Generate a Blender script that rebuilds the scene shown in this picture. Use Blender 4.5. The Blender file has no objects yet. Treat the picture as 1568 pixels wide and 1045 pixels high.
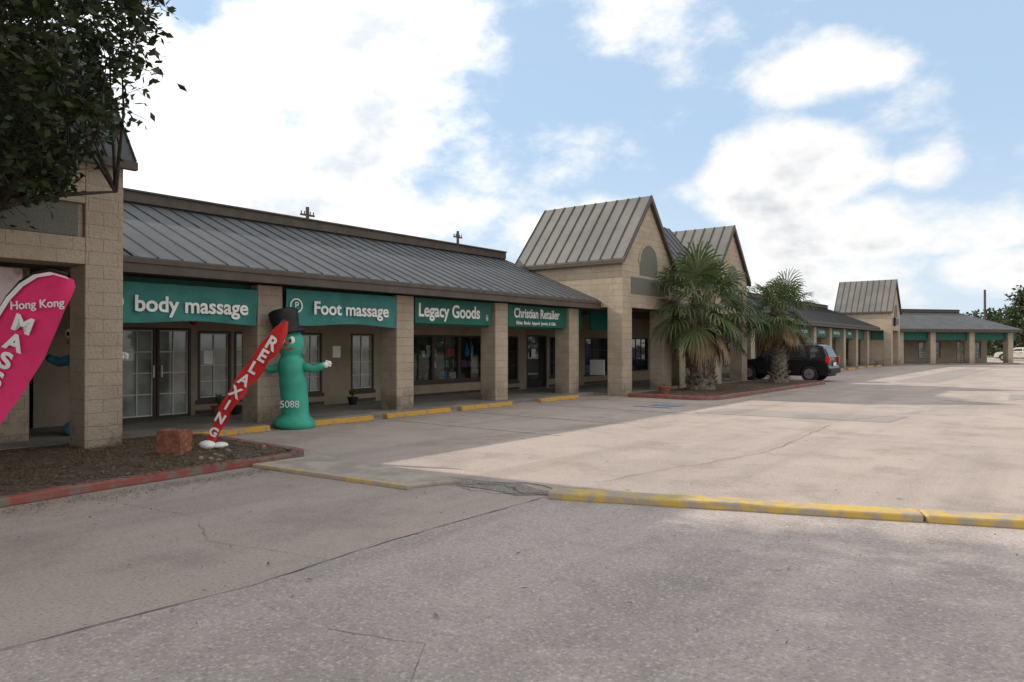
import bpy, bmesh, math, random
import numpy as np
from mathutils import Vector, Matrix
random.seed(7); rng = np.random.default_rng(7)
scene = bpy.context.scene
R_ = random.uniform

# ------------------------------------------------------------ helpers
XF = [None]
def T(p):
    if XF[0] is None: return tuple(p)
    return tuple(XF[0] @ Vector(p))
def link(o, parent=None):
    scene.collection.objects.link(o)
    if parent is not None:
        o.parent = parent
        o.matrix_parent_inverse = Matrix.Translation(parent.location).inverted()
    return o
def group(name, loc):
    e = bpy.data.objects.new(name, None); e.location = loc; e.empty_display_size = .3
    scene.collection.objects.link(e); return e
def mesh(name, V, F, mat, parent=None, smooth=False, bevel=0):
    me = bpy.data.meshes.new(name)
    me.from_pydata([T(v) for v in V], [], F); me.update()
    bm = bmesh.new(); bm.from_mesh(me); bmesh.ops.recalc_face_normals(bm, faces=bm.faces)
    bm.to_mesh(me); bm.free()
    if smooth: me.polygons.foreach_set('use_smooth', [True]*len(me.polygons))
    me.materials.append(mat)
    o = bpy.data.objects.new(name, me); link(o, parent)
    if bevel:
        m = o.modifiers.new('b', 'BEVEL'); m.width = bevel; m.segments = 2; m.limit_method = 'ANGLE'
    return o
class B:
    def __init__(s): s.V = []; s.F = []
    def box(s, x0, x1, y0, y1, z0, z1):
        n = len(s.V)
        s.V += [(x0,y0,z0),(x1,y0,z0),(x1,y1,z0),(x0,y1,z0),(x0,y0,z1),(x1,y0,z1),(x1,y1,z1),(x0,y1,z1)]
        s.F += [tuple(n+i for i in f) for f in [(0,3,2,1),(4,5,6,7),(0,1,5,4),(1,2,6,5),(2,3,7,6),(3,0,4,7)]]
        return s
    def poly(s, pts):
        n = len(s.V); s.V += [tuple(p) for p in pts]; s.F.append(tuple(range(n, n+len(pts)))); return s
    def prism(s, pts, off):
        n = len(s.V); k = len(pts); off = Vector(off)
        s.V += [tuple(p) for p in pts] + [tuple(Vector(p)+off) for p in pts]
        s.F.append(tuple(range(n, n+k))); s.F.append(tuple(range(n+2*k-1, n+k-1, -1)))
        for i in range(k):
            j = (i+1) % k; s.F.append((n+i, n+j, n+k+j, n+k+i))
        return s
    def beam(s, a, b, w, h, up=(0,0,1)):
        a = Vector(a); b = Vector(b); d = (b-a).normalized(); sd = d.cross(Vector(up)).normalized(); u = sd.cross(d)
        pts = [a+sd*w/2, a-sd*w/2, a-sd*w/2+u*h, a+sd*w/2+u*h]
        return s.prism(pts, b-a)
    def tube(s, pts, rad, seg=10, cap=True):
        pts = [Vector(p) for p in pts]; n0 = len(s.V); k = len(pts)
        ref = Vector((1,0,0.01))
        for i, p in enumerate(pts):
            d = (pts[min(i+1,k-1)]-pts[max(i-1,0)])
            if d.length < 1e-6: d = Vector((0,0,1))
            d.normalize()
            if abs(d.dot(ref)) > .95: ref = Vector((0,1,0.01))
            a = (ref - d*d.dot(ref)).normalized(); b = d.cross(a); ref = a
            for j in range(seg):
                t = 2*math.pi*j/seg
                s.V.append(tuple(p + (a*math.cos(t)+b*math.sin(t))*rad[i]))
        for i in range(k-1):
            for j in range(seg):
                jj = (j+1) % seg
                s.F.append((n0+i*seg+j, n0+i*seg+jj, n0+(i+1)*seg+jj, n0+(i+1)*seg+j))
        if cap:
            s.F.append(tuple(n0+j for j in range(seg))[::-1]); s.F.append(tuple(n0+(k-1)*seg+j for j in range(seg)))
        return s
    def out(s, name, mat, parent=None, smooth=False, bevel=0):
        return mesh(name, s.V, s.F, mat, parent, smooth, bevel)
def rawmesh(name, V, F, mats, parent=None, mi=None, smooth=False):
    me = bpy.data.meshes.new(name); me.from_pydata(V, [], F)
    for m in mats: me.materials.append(m)
    if mi is not None: me.polygons.foreach_set('material_index', mi)
    if smooth: me.polygons.foreach_set('use_smooth', [True]*len(me.polygons))
    me.update()
    o = bpy.data.objects.new(name, me); return link(o, parent)

# ------------------------------------------------------------ materials
def base_nodes(name):
    m = bpy.data.materials.new(name); m.use_nodes = True
    nt = m.node_tree; return m, nt, nt.nodes['Principled BSDF']
def noise(nt, vec, scale, detail=6, rough=.55):
    n = nt.nodes.new('ShaderNodeTexNoise'); n.inputs['Scale'].default_value = scale
    n.inputs['Detail'].default_value = detail; n.inputs['Roughness'].default_value = rough
    if vec is not None: nt.links.new(vec, n.inputs['Vector'])
    return n.outputs['Fac']
def mr(nt, v, a, b, c=0, d=1):
    n = nt.nodes.new('ShaderNodeMapRange'); n.interpolation_type = 'SMOOTHSTEP'
    nt.links.new(v, n.inputs[0])
    for i, x in enumerate((a,b,c,d)): n.inputs[i+1].default_value = x
    return n.outputs[0]
def mixc(nt, f, a, b, typ='MIX'):
    n = nt.nodes.new('ShaderNodeMix'); n.data_type = 'RGBA'; n.blend_type = typ
    for idx, x in ((0,f),(6,a),(7,b)):
        if isinstance(x, bpy.types.NodeSocket): nt.links.new(x, n.inputs[idx])
        elif idx == 0: n.inputs[0].default_value = x
        else: n.inputs[idx].default_value = (*x, 1)
    return n.outputs[2]
def mth(nt, op, a, b=None, c=None):
    n = nt.nodes.new('ShaderNodeMath'); n.operation = op
    for i, x in enumerate((a,b,c)):
        if x is None: continue
        if isinstance(x, bpy.types.NodeSocket): nt.links.new(x, n.inputs[i])
        else: n.inputs[i].default_value = x
    return n.outputs[0]
def bumpn(nt, bs, h, strength, dist=.02):
    b = nt.nodes.new('ShaderNodeBump'); b.inputs['Strength'].default_value = strength; b.inputs['Distance'].default_value = dist
    nt.links.new(h, b.inputs['Height']); nt.links.new(b.outputs[0], bs.inputs['Normal'])
def mat(name, c, c2=None, rough=.8, ns=2.5, bump=0, bs_=60, metal=0, spec=.3, lo=.35, hi=.65, dirt=0):
    m, nt, bs = base_nodes(name)
    co = nt.nodes.new('ShaderNodeTexCoord').outputs['Object']
    if c2 is None: c2 = tuple(x*.8 for x in c)
    f = mr(nt, noise(nt, co, ns, 4, .6), lo, hi)
    col = mixc(nt, f, c, c2)
    if dirt:
        g = mr(nt, noise(nt, co, .9, 5, .7), .48, .72, 0, dirt)
        col = mixc(nt, g, col, (.06,.05,.04))
    nt.links.new(col, bs.inputs['Base Color'])
    bs.inputs['Roughness'].default_value = rough; bs.inputs['Metallic'].default_value = metal
    bs.inputs['Specular IOR Level'].default_value = spec
    if bump: bumpn(nt, bs, noise(nt, co, bs_, 3, .6), bump)
    return m
def brick(name, c, c2, mortar, bump=.5, bw=.42, bh=.2):
    m, nt, bs = base_nodes(name)
    co = nt.nodes.new('ShaderNodeTexCoord').outputs['Object']
    sep = nt.nodes.new('ShaderNodeSeparateXYZ'); nt.links.new(co, sep.inputs[0])
    cmb = nt.nodes.new('ShaderNodeCombineXYZ')
    nt.links.new(mth(nt,'ADD',sep.outputs[0],sep.outputs[1]), cmb.inputs[0]); nt.links.new(sep.outputs[2], cmb.inputs[1])
    bt = nt.nodes.new('ShaderNodeTexBrick'); nt.links.new(cmb.outputs[0], bt.inputs['Vector'])
    bt.inputs['Scale'].default_value = 1; bt.inputs['Brick Width'].default_value = bw; bt.inputs['Row Height'].default_value = bh
    bt.inputs['Mortar Size'].default_value = .007; bt.inputs['Mortar Smooth'].default_value = .8
    bt.inputs['Color1'].default_value = (*c,1); bt.inputs['Color2'].default_value = (*c2,1); bt.inputs['Mortar'].default_value = (*mortar,1)
    g = mr(nt, noise(nt, co, 1.3, 6, .7), .4, .75, 0, .5)
    col = mixc(nt, g, bt.outputs['Color'], tuple(x*.6 for x in c))
    nse = noise(nt, co, 22, 4, .7)
    col = mixc(nt, mr(nt, nse, .5, .72, 0, .45), col, tuple(x*.5 for x in c))
    gr = mth(nt, 'MULTIPLY', mr(nt, sep.outputs[2], .0, .8, .75, 0), mr(nt, g, .0, .3, .3, 1))
    col = mixc(nt, gr, col, (.1,.08,.06))
    nt.links.new(col, bs.inputs['Base Color']); bs.inputs['Roughness'].default_value = .92
    bs.inputs['Specular IOR Level'].default_value = .15
    h = mth(nt, 'ADD', mth(nt,'MULTIPLY', bt.outputs['Fac'], -.35), nse)
    bumpn(nt, bs, h, bump, .035)
    return m
def leafmat(name, c, c2, trans=.25):
    m, nt, bs = base_nodes(name)
    g = nt.nodes.new('ShaderNodeNewGeometry')
    col = mixc(nt, g.outputs['Random Per Island'], c, c2)
    nt.links.new(col, bs.inputs['Base Color']); bs.inputs['Roughness'].default_value = .55
    bs.inputs['Specular IOR Level'].default_value = .3
    if trans > .06:
        tr = nt.nodes.new('ShaderNodeBsdfTranslucent'); nt.links.new(col, tr.inputs[0])
        mx = nt.nodes.new('ShaderNodeMixShader'); mx.inputs[0].default_value = trans
        nt.links.new(bs.outputs[0], mx.inputs[1]); nt.links.new(tr.outputs[0], mx.inputs[2])
        nt.links.new(mx.outputs[0], nt.nodes['Material Output'].inputs[0])
    return m
def asphalt(name, a, b, speck, speck_amt, stain):
    m, nt, bs = base_nodes(name)
    co = nt.nodes.new('ShaderNodeTexCoord').outputs['Object']
    col = mixc(nt, mr(nt, noise(nt, co, .3, 5, .65), .35, .68), a, b)
    f2 = mr(nt, noise(nt, co, .8, 6, .74), .45, .70, 0, .85)
    col = mixc(nt, f2, col, stain)
    mp = nt.nodes.new('ShaderNodeMapping'); mp.inputs['Scale'].default_value = (1.1,.07,1); nt.links.new(co, mp.inputs[0])
    col = mixc(nt, mr(nt, noise(nt, mp.outputs[0], 1.0, 4, .6), .48, .68, 0, .55), col, tuple(x*.66 for x in a))
    n50 = noise(nt, co, 42, 3, .65)
    col = mixc(nt, mr(nt, n50, .54, .68, 0, speck_amt), col, speck)
    col = mixc(nt, mr(nt, n50, .46, .33, 0, .5), col, tuple(x*.38 for x in a))
    vo = nt.nodes.new('ShaderNodeTexVoronoi'); vo.inputs['Scale'].default_value = 1.1
    nt.links.new(co, vo.inputs['Vector'])
    f5 = mr(nt, vo.outputs['Distance'], .01, .06, .65, 0)
    col = mixc(nt, f5, col, (.07,.055,.05))
    vo2 = nt.nodes.new('ShaderNodeTexVoronoi'); vo2.inputs['Scale'].default_value = .28; nt.links.new(co, vo2.inputs['Vector'])
    f6 = mr(nt, mth(nt,'ADD',vo2.outputs['Distance'],mth(nt,'MULTIPLY',f2,.06)), .02, .13, .5, 0)
    col = mixc(nt, f6, col, (.10,.085,.08))
    nt.links.new(col, bs.inputs['Base Color']); bs.inputs['Roughness'].default_value = .88
    bs.inputs['Specular IOR Level'].default_value = .25
    bumpn(nt, bs, n50, .4, .012)
    return m
def paintmat(name, c, under, lo=.5, hi=.56, ns=9):
    return mat(name, c, under, rough=.8, ns=ns, lo=lo, hi=hi, bump=.2, bs_=50)

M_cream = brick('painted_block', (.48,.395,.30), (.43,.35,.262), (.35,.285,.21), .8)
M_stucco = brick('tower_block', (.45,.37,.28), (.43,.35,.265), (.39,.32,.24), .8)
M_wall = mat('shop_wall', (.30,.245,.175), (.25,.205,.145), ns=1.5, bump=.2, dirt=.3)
M_roof = mat('metal_roof', (.105,.106,.106), (.08,.081,.082), ns=.9, rough=.6, spec=.3, bump=.04, bs_=4)
M_rooflt = mat('metal_roof_warm_grey', (.155,.147,.132), (.122,.116,.105), ns=.8, rough=.65, spec=.25)  # lighter, warmer grey metal for the gable roofs
M_brown = mat('brown_trim', (.10,.078,.062), (.075,.058,.046), rough=.6, ns=3)
M_dark = mat('near_black', (.03,.028,.027), (.02,.02,.02), rough=.8)
M_soffit = mat('soffit', (.11,.09,.07), (.085,.07,.055))
M_conc = mat('concrete_walk', (.24,.215,.19), (.17,.155,.135), ns=1.2, bump=.2, dirt=.4)
M_panel = mat('pebble_panel', (.17,.17,.14), (.12,.12,.10), ns=40, bump=.4, rough=.9)
M_green = mat('green_board', (.008,.11,.078), (.006,.09,.062), rough=.5, ns=2)
M_banner = mat('teal_banner', (.04,.20,.18), (.03,.155,.14), rough=.6, ns=2, bump=.4, bs_=3)
M_white = mat('white_paint', (.8,.8,.77), (.7,.7,.67), rough=.6)
M_muntin = mat('window_bars', (.6,.6,.55), (.5,.5,.45), rough=.6)
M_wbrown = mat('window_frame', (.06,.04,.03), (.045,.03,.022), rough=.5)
M_yellow = paintmat('yellow_paint', (.50,.27,.04), (.27,.22,.16), lo=.5, hi=.62)
M_yellowb = paintmat('yellow_kerb_paint', (.50,.34,.085), (.33,.28,.22), lo=.42, hi=.6, ns=6)
M_red = paintmat('red_kerb_paint', (.25,.075,.06), (.18,.14,.115), lo=.42, hi=.58, ns=4)
M_kerb = mat('kerb_concrete', (.30,.265,.22), (.2,.175,.145), ns=3, bump=.3, dirt=.4)
M_soil = mat('soil', (.13,.09,.062), (.07,.05,.034), ns=5, bump=.8, bs_=25, rough=1)
M_mulch = leafmat('dead_leaves', (.21,.125,.075), (.06,.038,.025), .05)
M_grass = leafmat('dry_grass', (.18,.15,.06), (.08,.10,.03), .2)
M_oak = leafmat('oak_leaves', (.022,.035,.011), (.045,.063,.02), .15)
M_bark = mat('oak_bark', (.07,.055,.045), (.035,.028,.022), ns=12, bump=.8, bs_=18)
M_palm = leafmat('palm_leaves', (.05,.085,.032), (.15,.185,.07), .2)
M_palmd = leafmat('palm_dead_leaves', (.32,.22,.12), (.17,.115,.065), .1)
M_palmt = mat('palm_trunk', (.25,.2,.155), (.10,.08,.062), ns=9, bump=.8, bs_=20)
M_black = mat('black_rubber', (.02,.02,.02), (.015,.015,.015), rough=.7)
M_crack = mat('crack', (.07,.06,.05), (.15,.13,.11), rough=1, ns=6)
M_pot = mat('terracotta', (.30,.12,.07), (.2,.08,.05), ns=9, bump=1, bs_=14, dirt=.3)
M_wood = mat('pole_wood', (.09,.07,.055), None)
M_pink = mat('pink_fabric', (.78,.04,.17), (.68,.03,.14), rough=.7, ns=2, bump=.3, bs_=4)
M_redf = mat('red_fabric', (.62,.03,.03), (.5,.02,.02), rough=.7, ns=3, bump=.3, bs_=8)
M_tgreen = mat('green_nylon', (.045,.36,.25), (.035,.29,.2), rough=.5, ns=3, bump=.6, bs_=5)
M_blue = mat('blue_nylon', (.06,.24,.34), (.04,.17,.27), rough=.5)
M_blackn = mat('black_nylon', (.018,.018,.02), (.012,.012,.012), rough=.5, bump=.4, bs_=5)

def glass(name, c, rough=.05):
    m, nt, bs = base_nodes(name)
    co = nt.nodes.new('ShaderNodeTexCoord').outputs['Object']
    nt.links.new(mixc(nt, mr(nt, noise(nt, co, 1.4, 3), .35, .7), c, tuple(x*.4 for x in c)), bs.inputs['Base Color'])
    bs.inputs['Roughness'].default_value = rough; bs.inputs['Specular IOR Level'].default_value = .8
    return m
M_glass = glass('shop_glass', (.27,.29,.265), .06)
M_glassd = glass('dark_glass', (.03,.032,.032), .03)
m, nt, bs = base_nodes('clear_glass')
tr = nt.nodes.new('ShaderNodeBsdfTransparent'); tr.inputs[0].default_value = (.85,.9,.88,1)
gl = nt.nodes.new('ShaderNodeBsdfGlossy'); gl.inputs['Roughness'].default_value = .02
fr = nt.nodes.new('ShaderNodeFresnel'); fr.inputs[0].default_value = 1.25
mx = nt.nodes.new('ShaderNodeMixShader'); nt.links.new(fr.outputs[0], mx.inputs[0]); nt.links.new(tr.outputs[0], mx.inputs[1]); nt.links.new(gl.outputs[0], mx.inputs[2])
nt.links.new(mx.outputs[0], nt.nodes['Material Output'].inputs[0]); M_clear = m

def text(name, body, loc, xa, ya, size, mt, parent, sx=1, bold=.0, align='CENTER'):
    cu = bpy.data.curves.new(name, 'FONT'); cu.body = body; cu.size = size; cu.align_x = align; cu.align_y = 'CENTER'
    cu.extrude = .003; cu.offset = bold*.55; cu.materials.append(mt)
    o = bpy.data.objects.new(name, cu)
    xa = Vector(xa).normalized(); ya = Vector(ya).normalized(); n = xa.cross(ya)
    Mx = Matrix((xa, ya, n)).transposed().to_4x4()
    o.matrix_world = Matrix.Translation(loc) @ Mx @ Matrix.Diagonal((sx,1,1,1))
    scene.collection.objects.link(o)
    if parent:
        o.parent = parent; o.matrix_parent_inverse = Matrix.Translation(parent.location).inverted()
    return o

# ------------------------------------------------------------ ground
g = B().poly([(-700,-700,0),(700,-700,0),(700,700,0),(-700,700,0)])
g.out('ground', mat('grassy_ground', (.10,.12,.045), (.16,.14,.07), ns=.08))
M_asph = asphalt('worn_asphalt', (.385,.315,.272), (.335,.275,.242), (.50,.43,.385), .4, (.245,.20,.175))
M_asphc = asphalt('aggregate_asphalt', (.385,.325,.295), (.335,.285,.26), (.56,.505,.465), .6, (.25,.212,.192))
B().poly([(-16,-60,.004),(70,-60,.004),(70,118,.004),(-16,118,.004)]).out('parking_lot', M_asph)
B().poly([(-200,128,.006),(300,128,.006),(300,136,.006),(-200,136,.006)]).out('road', mat('road_asphalt', (.12,.115,.11), (.09,.087,.085)))
nx = [(-4.4,-20),(-4.42,1.3),(-4.3,2.7),(-4.4,4.0),(-4.36,6.2),(3,8.95),(20,15),(20,-20)]
B().poly([(x,y,.008) for x,y in nx]).out('coarse_asphalt', M_asphc)
def ribbon(b, pts, w, z, jit=.03, step=.12):
    P = []
    for a, c in zip(pts[:-1], pts[1:]):
        a = Vector(a); c = Vector(c); n = max(2, int((c-a).length/step))
        for i in range(n): P.append(a.lerp(c, i/n) + Vector((R_(-jit,jit), R_(-jit,jit))))
    P.append(Vector(pts[-1])); L = []; Rr = []
    for i, p in enumerate(P):
        d = (P[min(i+1,len(P)-1)]-P[max(0,i-1)]).normalized(); nn = Vector((-d.y, d.x)); ww = w*R_(.25,1)
        L.append(p+nn*ww/2); Rr.append(p-nn*ww/2)
    for i in range(len(P)-1):
        b.poly([(*L[i],z),(*L[i+1],z),(*Rr[i+1],z),(*Rr[i],z)])
c = B()
ribbon(c, [(-4.4,-3),(-4.43,1.3),(-4.3,2.7),(-4.4,4.0),(-4.38,6.1)], .018, .012, .008)
ribbon(c, [(-3.3,2.55),(-2.75,2.75),(-2.4,2.3),(-2.0,2.5),(-1.6,2.25)], .006, .012, .02)
ribbon(c, [(-4.4,3.4),(-5.6,3.1),(-6.4,3.5),(-8.3,3.2)], .006, .012, .02)
ribbon(c, [(-5.6,6.1),(-5.1,6.45),(-4.7,6.2),(-4.3,6.4)], .04, .012, .06, .08)
ribbon(c, [(-5.5,6.3),(-5.0,6.75),(-4.6,6.6),(-4.3,6.9)], .025, .012, .06,.08)
ribbon(c, [(-5.4,6.0),(-4.9,6.05),(-4.5,6.35)], .02, .012, .05,.08)
ribbon(c, [(-8.2,9),(-7.2,14),(-7.6,22),(-6,34),(-6.5,60)], .014, .012, .04, .3)
ribbon(c, [(-12,13.4),(-8,13.6),(-3,13.2),(3,14)], .012, .012, .03, .3)
ribbon(c, [(-8,23.4),(-3,23.2),(6,24)], .016, .012, .03, .3)
ribbon(c, [(-4.4,7.2),(-3.6,11),(-3.9,16),(-1.5,25),(2,40)], .012, .012, .04, .3)
c.out('pavement_cracks', M_crack)
pp=[(-5.1+.8*math.cos(a)*(1+.2*math.sin(3*a)), 6.33+.24*math.sin(a)*(1+.25*math.sin(5*a)),.0095) for a in [k*.35 for k in range(18)]]
B().poly(pp).out('pavement_patch', asphalt('patch_asphalt', (.25,.215,.185), (.18,.155,.135), (.45,.4,.36), .8, (.12,.10,.085)))
# long smoother repair strips in the lot
M_rep = asphalt('repair_asphalt', (.30,.255,.23), (.27,.23,.205), (.42,.37,.34), .4, (.2,.17,.15))
b = B(); b.poly([(-7.1,16.2,.0085),(-3.0,16.6,.0085),(-2.9,18.3,.0085),(-7.0,17.9,.0085)])
b.poly([(-1.5,26,.0085),(9,26.6,.0085),(9,29.5,.0085),(-1.6,29,.0085)]); b.poly([(-6.3,36,.0085),(-4.6,36,.0085),(-4.2,58,.0085),(-6.1,58,.0085)])
b.out('pavement_patch', M_rep)
b = B()
for y in [10.6, 13.05, 15.9, 18.6, 36.5, 39.2, 41.9, 44.6, 47.3, 50, 52.7, 55.4]:
    b.poly([(-11.6,y,.010),(-7.2,y,.010),(-7.2,y+.08,.010),(-11.6,y+.08,.010)])
b.out('parking_stripes', mat('faded_white_paint', (.46,.41,.37), (.34,.28,.245), ns=7, lo=.35, hi=.55))
b = B(); b.poly([(-9.2,17.0,.014),(-8.1,17.0,.014),(-8.1,17.12,.014),(-9.2,17.12,.014)])
b.poly([(-9.0,17.5,.014),(-8.2,17.5,.014),(-8.2,18.1,.014),(-9.0,18.1,.014)])
b.out('accessible_parking_marking', mat('faded_blue_paint', (.08,.2,.36), (.26,.25,.25), ns=8, lo=.45, hi=.6))

def kerb(name, pts, w, h, mt, closed=False, parent=None, z0=0.0):
    Q = []
    for a, c_ in zip(pts[:-1], pts[1:]):
        a = Vector(a); c_ = Vector(c_); n = max(1, int((c_-a).length/.35))
        for i in range(n): Q.append(a.lerp(c_, i/n))
    Q.append(Vector(pts[-1]))
    P = Q; n = len(P); A = []; C = []
    for i in range(n):
        d1 = (P[i]-P[max(i-1,0)]); d2 = (P[min(i+1,n-1)]-P[i])
        if d1.length < 1e-6: d1 = d2
        if d2.length < 1e-6: d2 = d1
        d1 = d1.normalized(); d2 = d2.normalized()
        t = (d1+d2).normalized(); nn = Vector((-t.y,t.x)); k = 1/max(.5, nn.dot(Vector((-d1.y,d1.x))))
        A.append(P[i]+nn*R_(-.008,.008)); C.append(P[i]+nn*w*k)
    V = []; F = []
    for i in range(n):
        hh = h+R_(-.006,.006)
        V += [(*A[i],z0),(*A[i],z0+hh),(*C[i],z0+hh),(*C[i],z0)]
    for i in range(n-1):
        j = i+1
        for a in range(4):
            bq = (a+1) % 4; F.append((4*i+a, 4*i+bq, 4*j+bq, 4*j+a))
    F += [(0,1,2,3), (4*n-1,4*n-2,4*n-3,4*n-4)]
    return mesh(name, V, F, mt, parent, bevel=.02)
def arc(cx, cy, r, a0, a1, n=6):
    return [(cx+r*math.cos(math.radians(a0+(a1-a0)*i/n)), cy+r*math.sin(math.radians(a0+(a1-a0)*i/n))) for i in range(n+1)]
isl = [(-8.35,-12),(-8.3,2.3)] + [(-8.45,3.5),(-8.55,5.2)] + arc(-9.15,5.9,.6,0,90) + [(-11.9,6.5)]
kerb('kerb', isl, .16, .10, M_red)
B().poly([(-8.5,-12,.085),(-8.45,2.3,.085),(-8.7,5.2,.085)] + [(x-.1,y-.1,.085) for x,y in arc(-9.15,5.9,.5,0,90)] + [(-11.9,6.4,.085),(-12.3,6.4,.085),(-12.3,-12,.085)]).out('planting_bed', M_soil)
B().prism([(-8.52,5.46,0.0),(-5.85,5.66,0.0),(-5.6,6.25,0.0),(-8.5,6.42,0.0)],(0,0,.05)).out('concrete_pad', mat('pad_concrete',(.40,.345,.29),(.28,.24,.2),ns=2.5,bump=.3,dirt=.3), bevel=.015)
B().prism([(-8.5,5.36,.002),(-5.8,5.57,.002),(-5.82,5.66,.002),(-8.5,5.46,.002)],(0,0,.052)).out('painted_pad_edge', paintmat('worn_yellow', (.5,.35,.12), (.35,.3,.23), lo=.4, hi=.52, ns=7), bevel=.01)
kerb('kerb', [(-4.3,6.12),(-2.5,6.82),(-1.05,7.38)], .27, .085, M_yellowb)
kerb('kerb', [(-1.03,7.388),(3.0,8.95),(14,13.2)], .27, .087, M_yellowb)
isl2 = [(-11.0,20.0)] + arc(-8.9,20.7,.7,-90,0) + [(-8.15,31.6)] + arc(-8.75,31.8,.6,0,90) + [(-11.0,32.4)]
kerb('kerb', isl2, .16, .12, M_red)
B().poly([(x,y,.085) for x,y in [(-11.1,20.1),(-8.9,20.1),(-8.3,20.8),(-8.27,31.7),(-8.8,32.3),(-11.1,32.3)]]).out('planting_bed', M_soil)

def chips(name, n, area, z, s0, s1, mt, zj=.01):
    V = []; F = []
    for i in range(n):
        x, y = area(); s = R_(s0,s1); a = R_(0,6.3); k = len(V)
        d = Vector((math.cos(a),math.sin(a),R_(-.3,.3))); e = Vector((-d.y,d.x,R_(-.3,.3)))*R_(.3,.7)
        p = Vector((x,y,z+R_(0,zj)+s*.3))
        V += [tuple(p-d*s), tuple(p+e*s*.6), tuple(p+d*s), tuple(p-e*s*.6)]; F.append((k,k+1,k+2,k+3))
    return rawmesh(name, V, F, [mt])
chips('leaf_litter', 11000, lambda: (R_(-12.2,-8.46), R_(.5,6.35)), .088, .012, .04, M_mulch, .03)
chips('leaf_litter', 2500, lambda: (R_(-11,-8.3), R_(20.2,32.2)), .088, .02, .05, M_mulch, .03)
chips('fallen_leaves', 1500, lambda: (R_(-8.2,3), 1.5+abs(random.gauss(0,9))), .014, .006, .018, M_mulch, .004)
chips('fallen_leaves', 130, lambda: (R_(-8.2,2), 1.5+abs(random.gauss(0,5))), .014, .018, .038, M_mulch, .01)
chips('fallen_leaves', 2600, lambda: (-8.28+abs(random.gauss(0,.3)), R_(1,6.3)), .014, .008, .022, M_mulch, .006)
chips('fallen_leaves', 700, lambda: (-12.0+abs(random.gauss(0,.25)), R_(6.6,20)), .014, .01, .028, M_mulch, .006)
V = []; F = []
for i in range(3600):
    x = R_(-11.5,-8.6); y = R_(1.2,5.6)
    if math.sin(x*3.1+y*2.2)+math.sin(y*5.3-x) < .2: continue
    h = R_(.03,.10); a = R_(0,6.3); k = len(V); w = .005
    V += [(x-w*math.cos(a),y-w*math.sin(a),.085),(x+w*math.cos(a),y+w*math.sin(a),.085),(x+R_(-.05,.05),y+R_(-.05,.05),.085+h)]; F.append((k,k+1,k+2))
rawmesh('dry_grass', V, F, [M_grass])

# ------------------------------------------------------------ building
mall = group('strip_mall_building', (-14,20,0))
RW, RH = .022, .028
M_seam = mat('roof_seam', (.06,.06,.061), (.045,.045,.046), rough=.7)
def roof(name, ex, ez, rx, rz, y0, y1, ry0=None, ry1=None, mt=M_roof, sp=.42, parent=mall):
    if ry0 is None: ry0 = y0
    if ry1 is None: ry1 = y1
    b = B(); b.prism([(ex,y0,ez),(ex,y1,ez),(rx,ry1,rz),(rx,ry0,rz)], (0,0,-.05))
    b.out(name, mt, parent); b = B()
    n = int((y1-y0)/sp)
    for i in range(n+1):
        y = y0+.02+(y1-y0-.04)*i/n; f = 1
        if y < ry0 and ry0 > y0: f = (y-y0)/(ry0-y0)
        if y > ry1 and ry1 < y1: f = (y1-y)/(y1-ry1)
        if f < .05: continue
        b.beam((ex,y,ez-.005),(ex+(rx-ex)*f,y,ez+(rz-ez)*f-.005),RW,RH, up=(0,0,1))
    b.out('roof_seams', M_seam, parent)
def wall_open(b, X, th, y0, y1, z0, z1, ops):
    ops = sorted(ops); y = y0
    for (a, c, s, t) in ops:
        if a > y: b.box(X-th, X, y, a, z0, z1)
        if s > z0+.01: b.box(X-th, X, a, c, z0, s)
        if t < z1-.01: b.box(X-th, X, a, c, t, z1)
        y = c
    if y < y1: b.box(X-th, X, y, y1, z0, z1)
def window(X, a, c, s, t, cols, rows, gm=M_glass, bars=M_muntin, parent=mall, fw=.05, bw=.022):
    f = B(); f.box(X-.08,X+.015,a,a+fw,s,t).box(X-.08,X+.015,c-fw,c,s,t).box(X-.08,X+.013,a+fw,c-fw,t-fw,t).box(X-.08,X+.013,a+fw,c-fw,s,s+fw)
    f.out('window_frame', M_wbrown, parent)
    B().box(X-.07,X-.06,a+fw,c-fw,s+fw,t-fw).out('window_glass', gm, parent)
    m_ = B()
    for i in range(0 if bars is M_muntin else 1, cols+(1 if bars is M_muntin else 0)):
        y = a+fw+bw/2+(c-a-2*fw-bw)*i/cols; m_.box(X-.055,X-.035,y-bw/2,y+bw/2,s+fw,t-fw)
    for j in range(0 if bars is M_muntin else 1, rows+(1 if bars is M_muntin else 0)):
        z = s+fw+bw/2+(t-s-2*fw-bw)*j/rows; m_.box(X-.056,X-.030,a+fw+.001,c-fw-.001,z-bw/2,z+bw/2)
    if m_.V: m_.out('window_bars', bars, parent)
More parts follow.
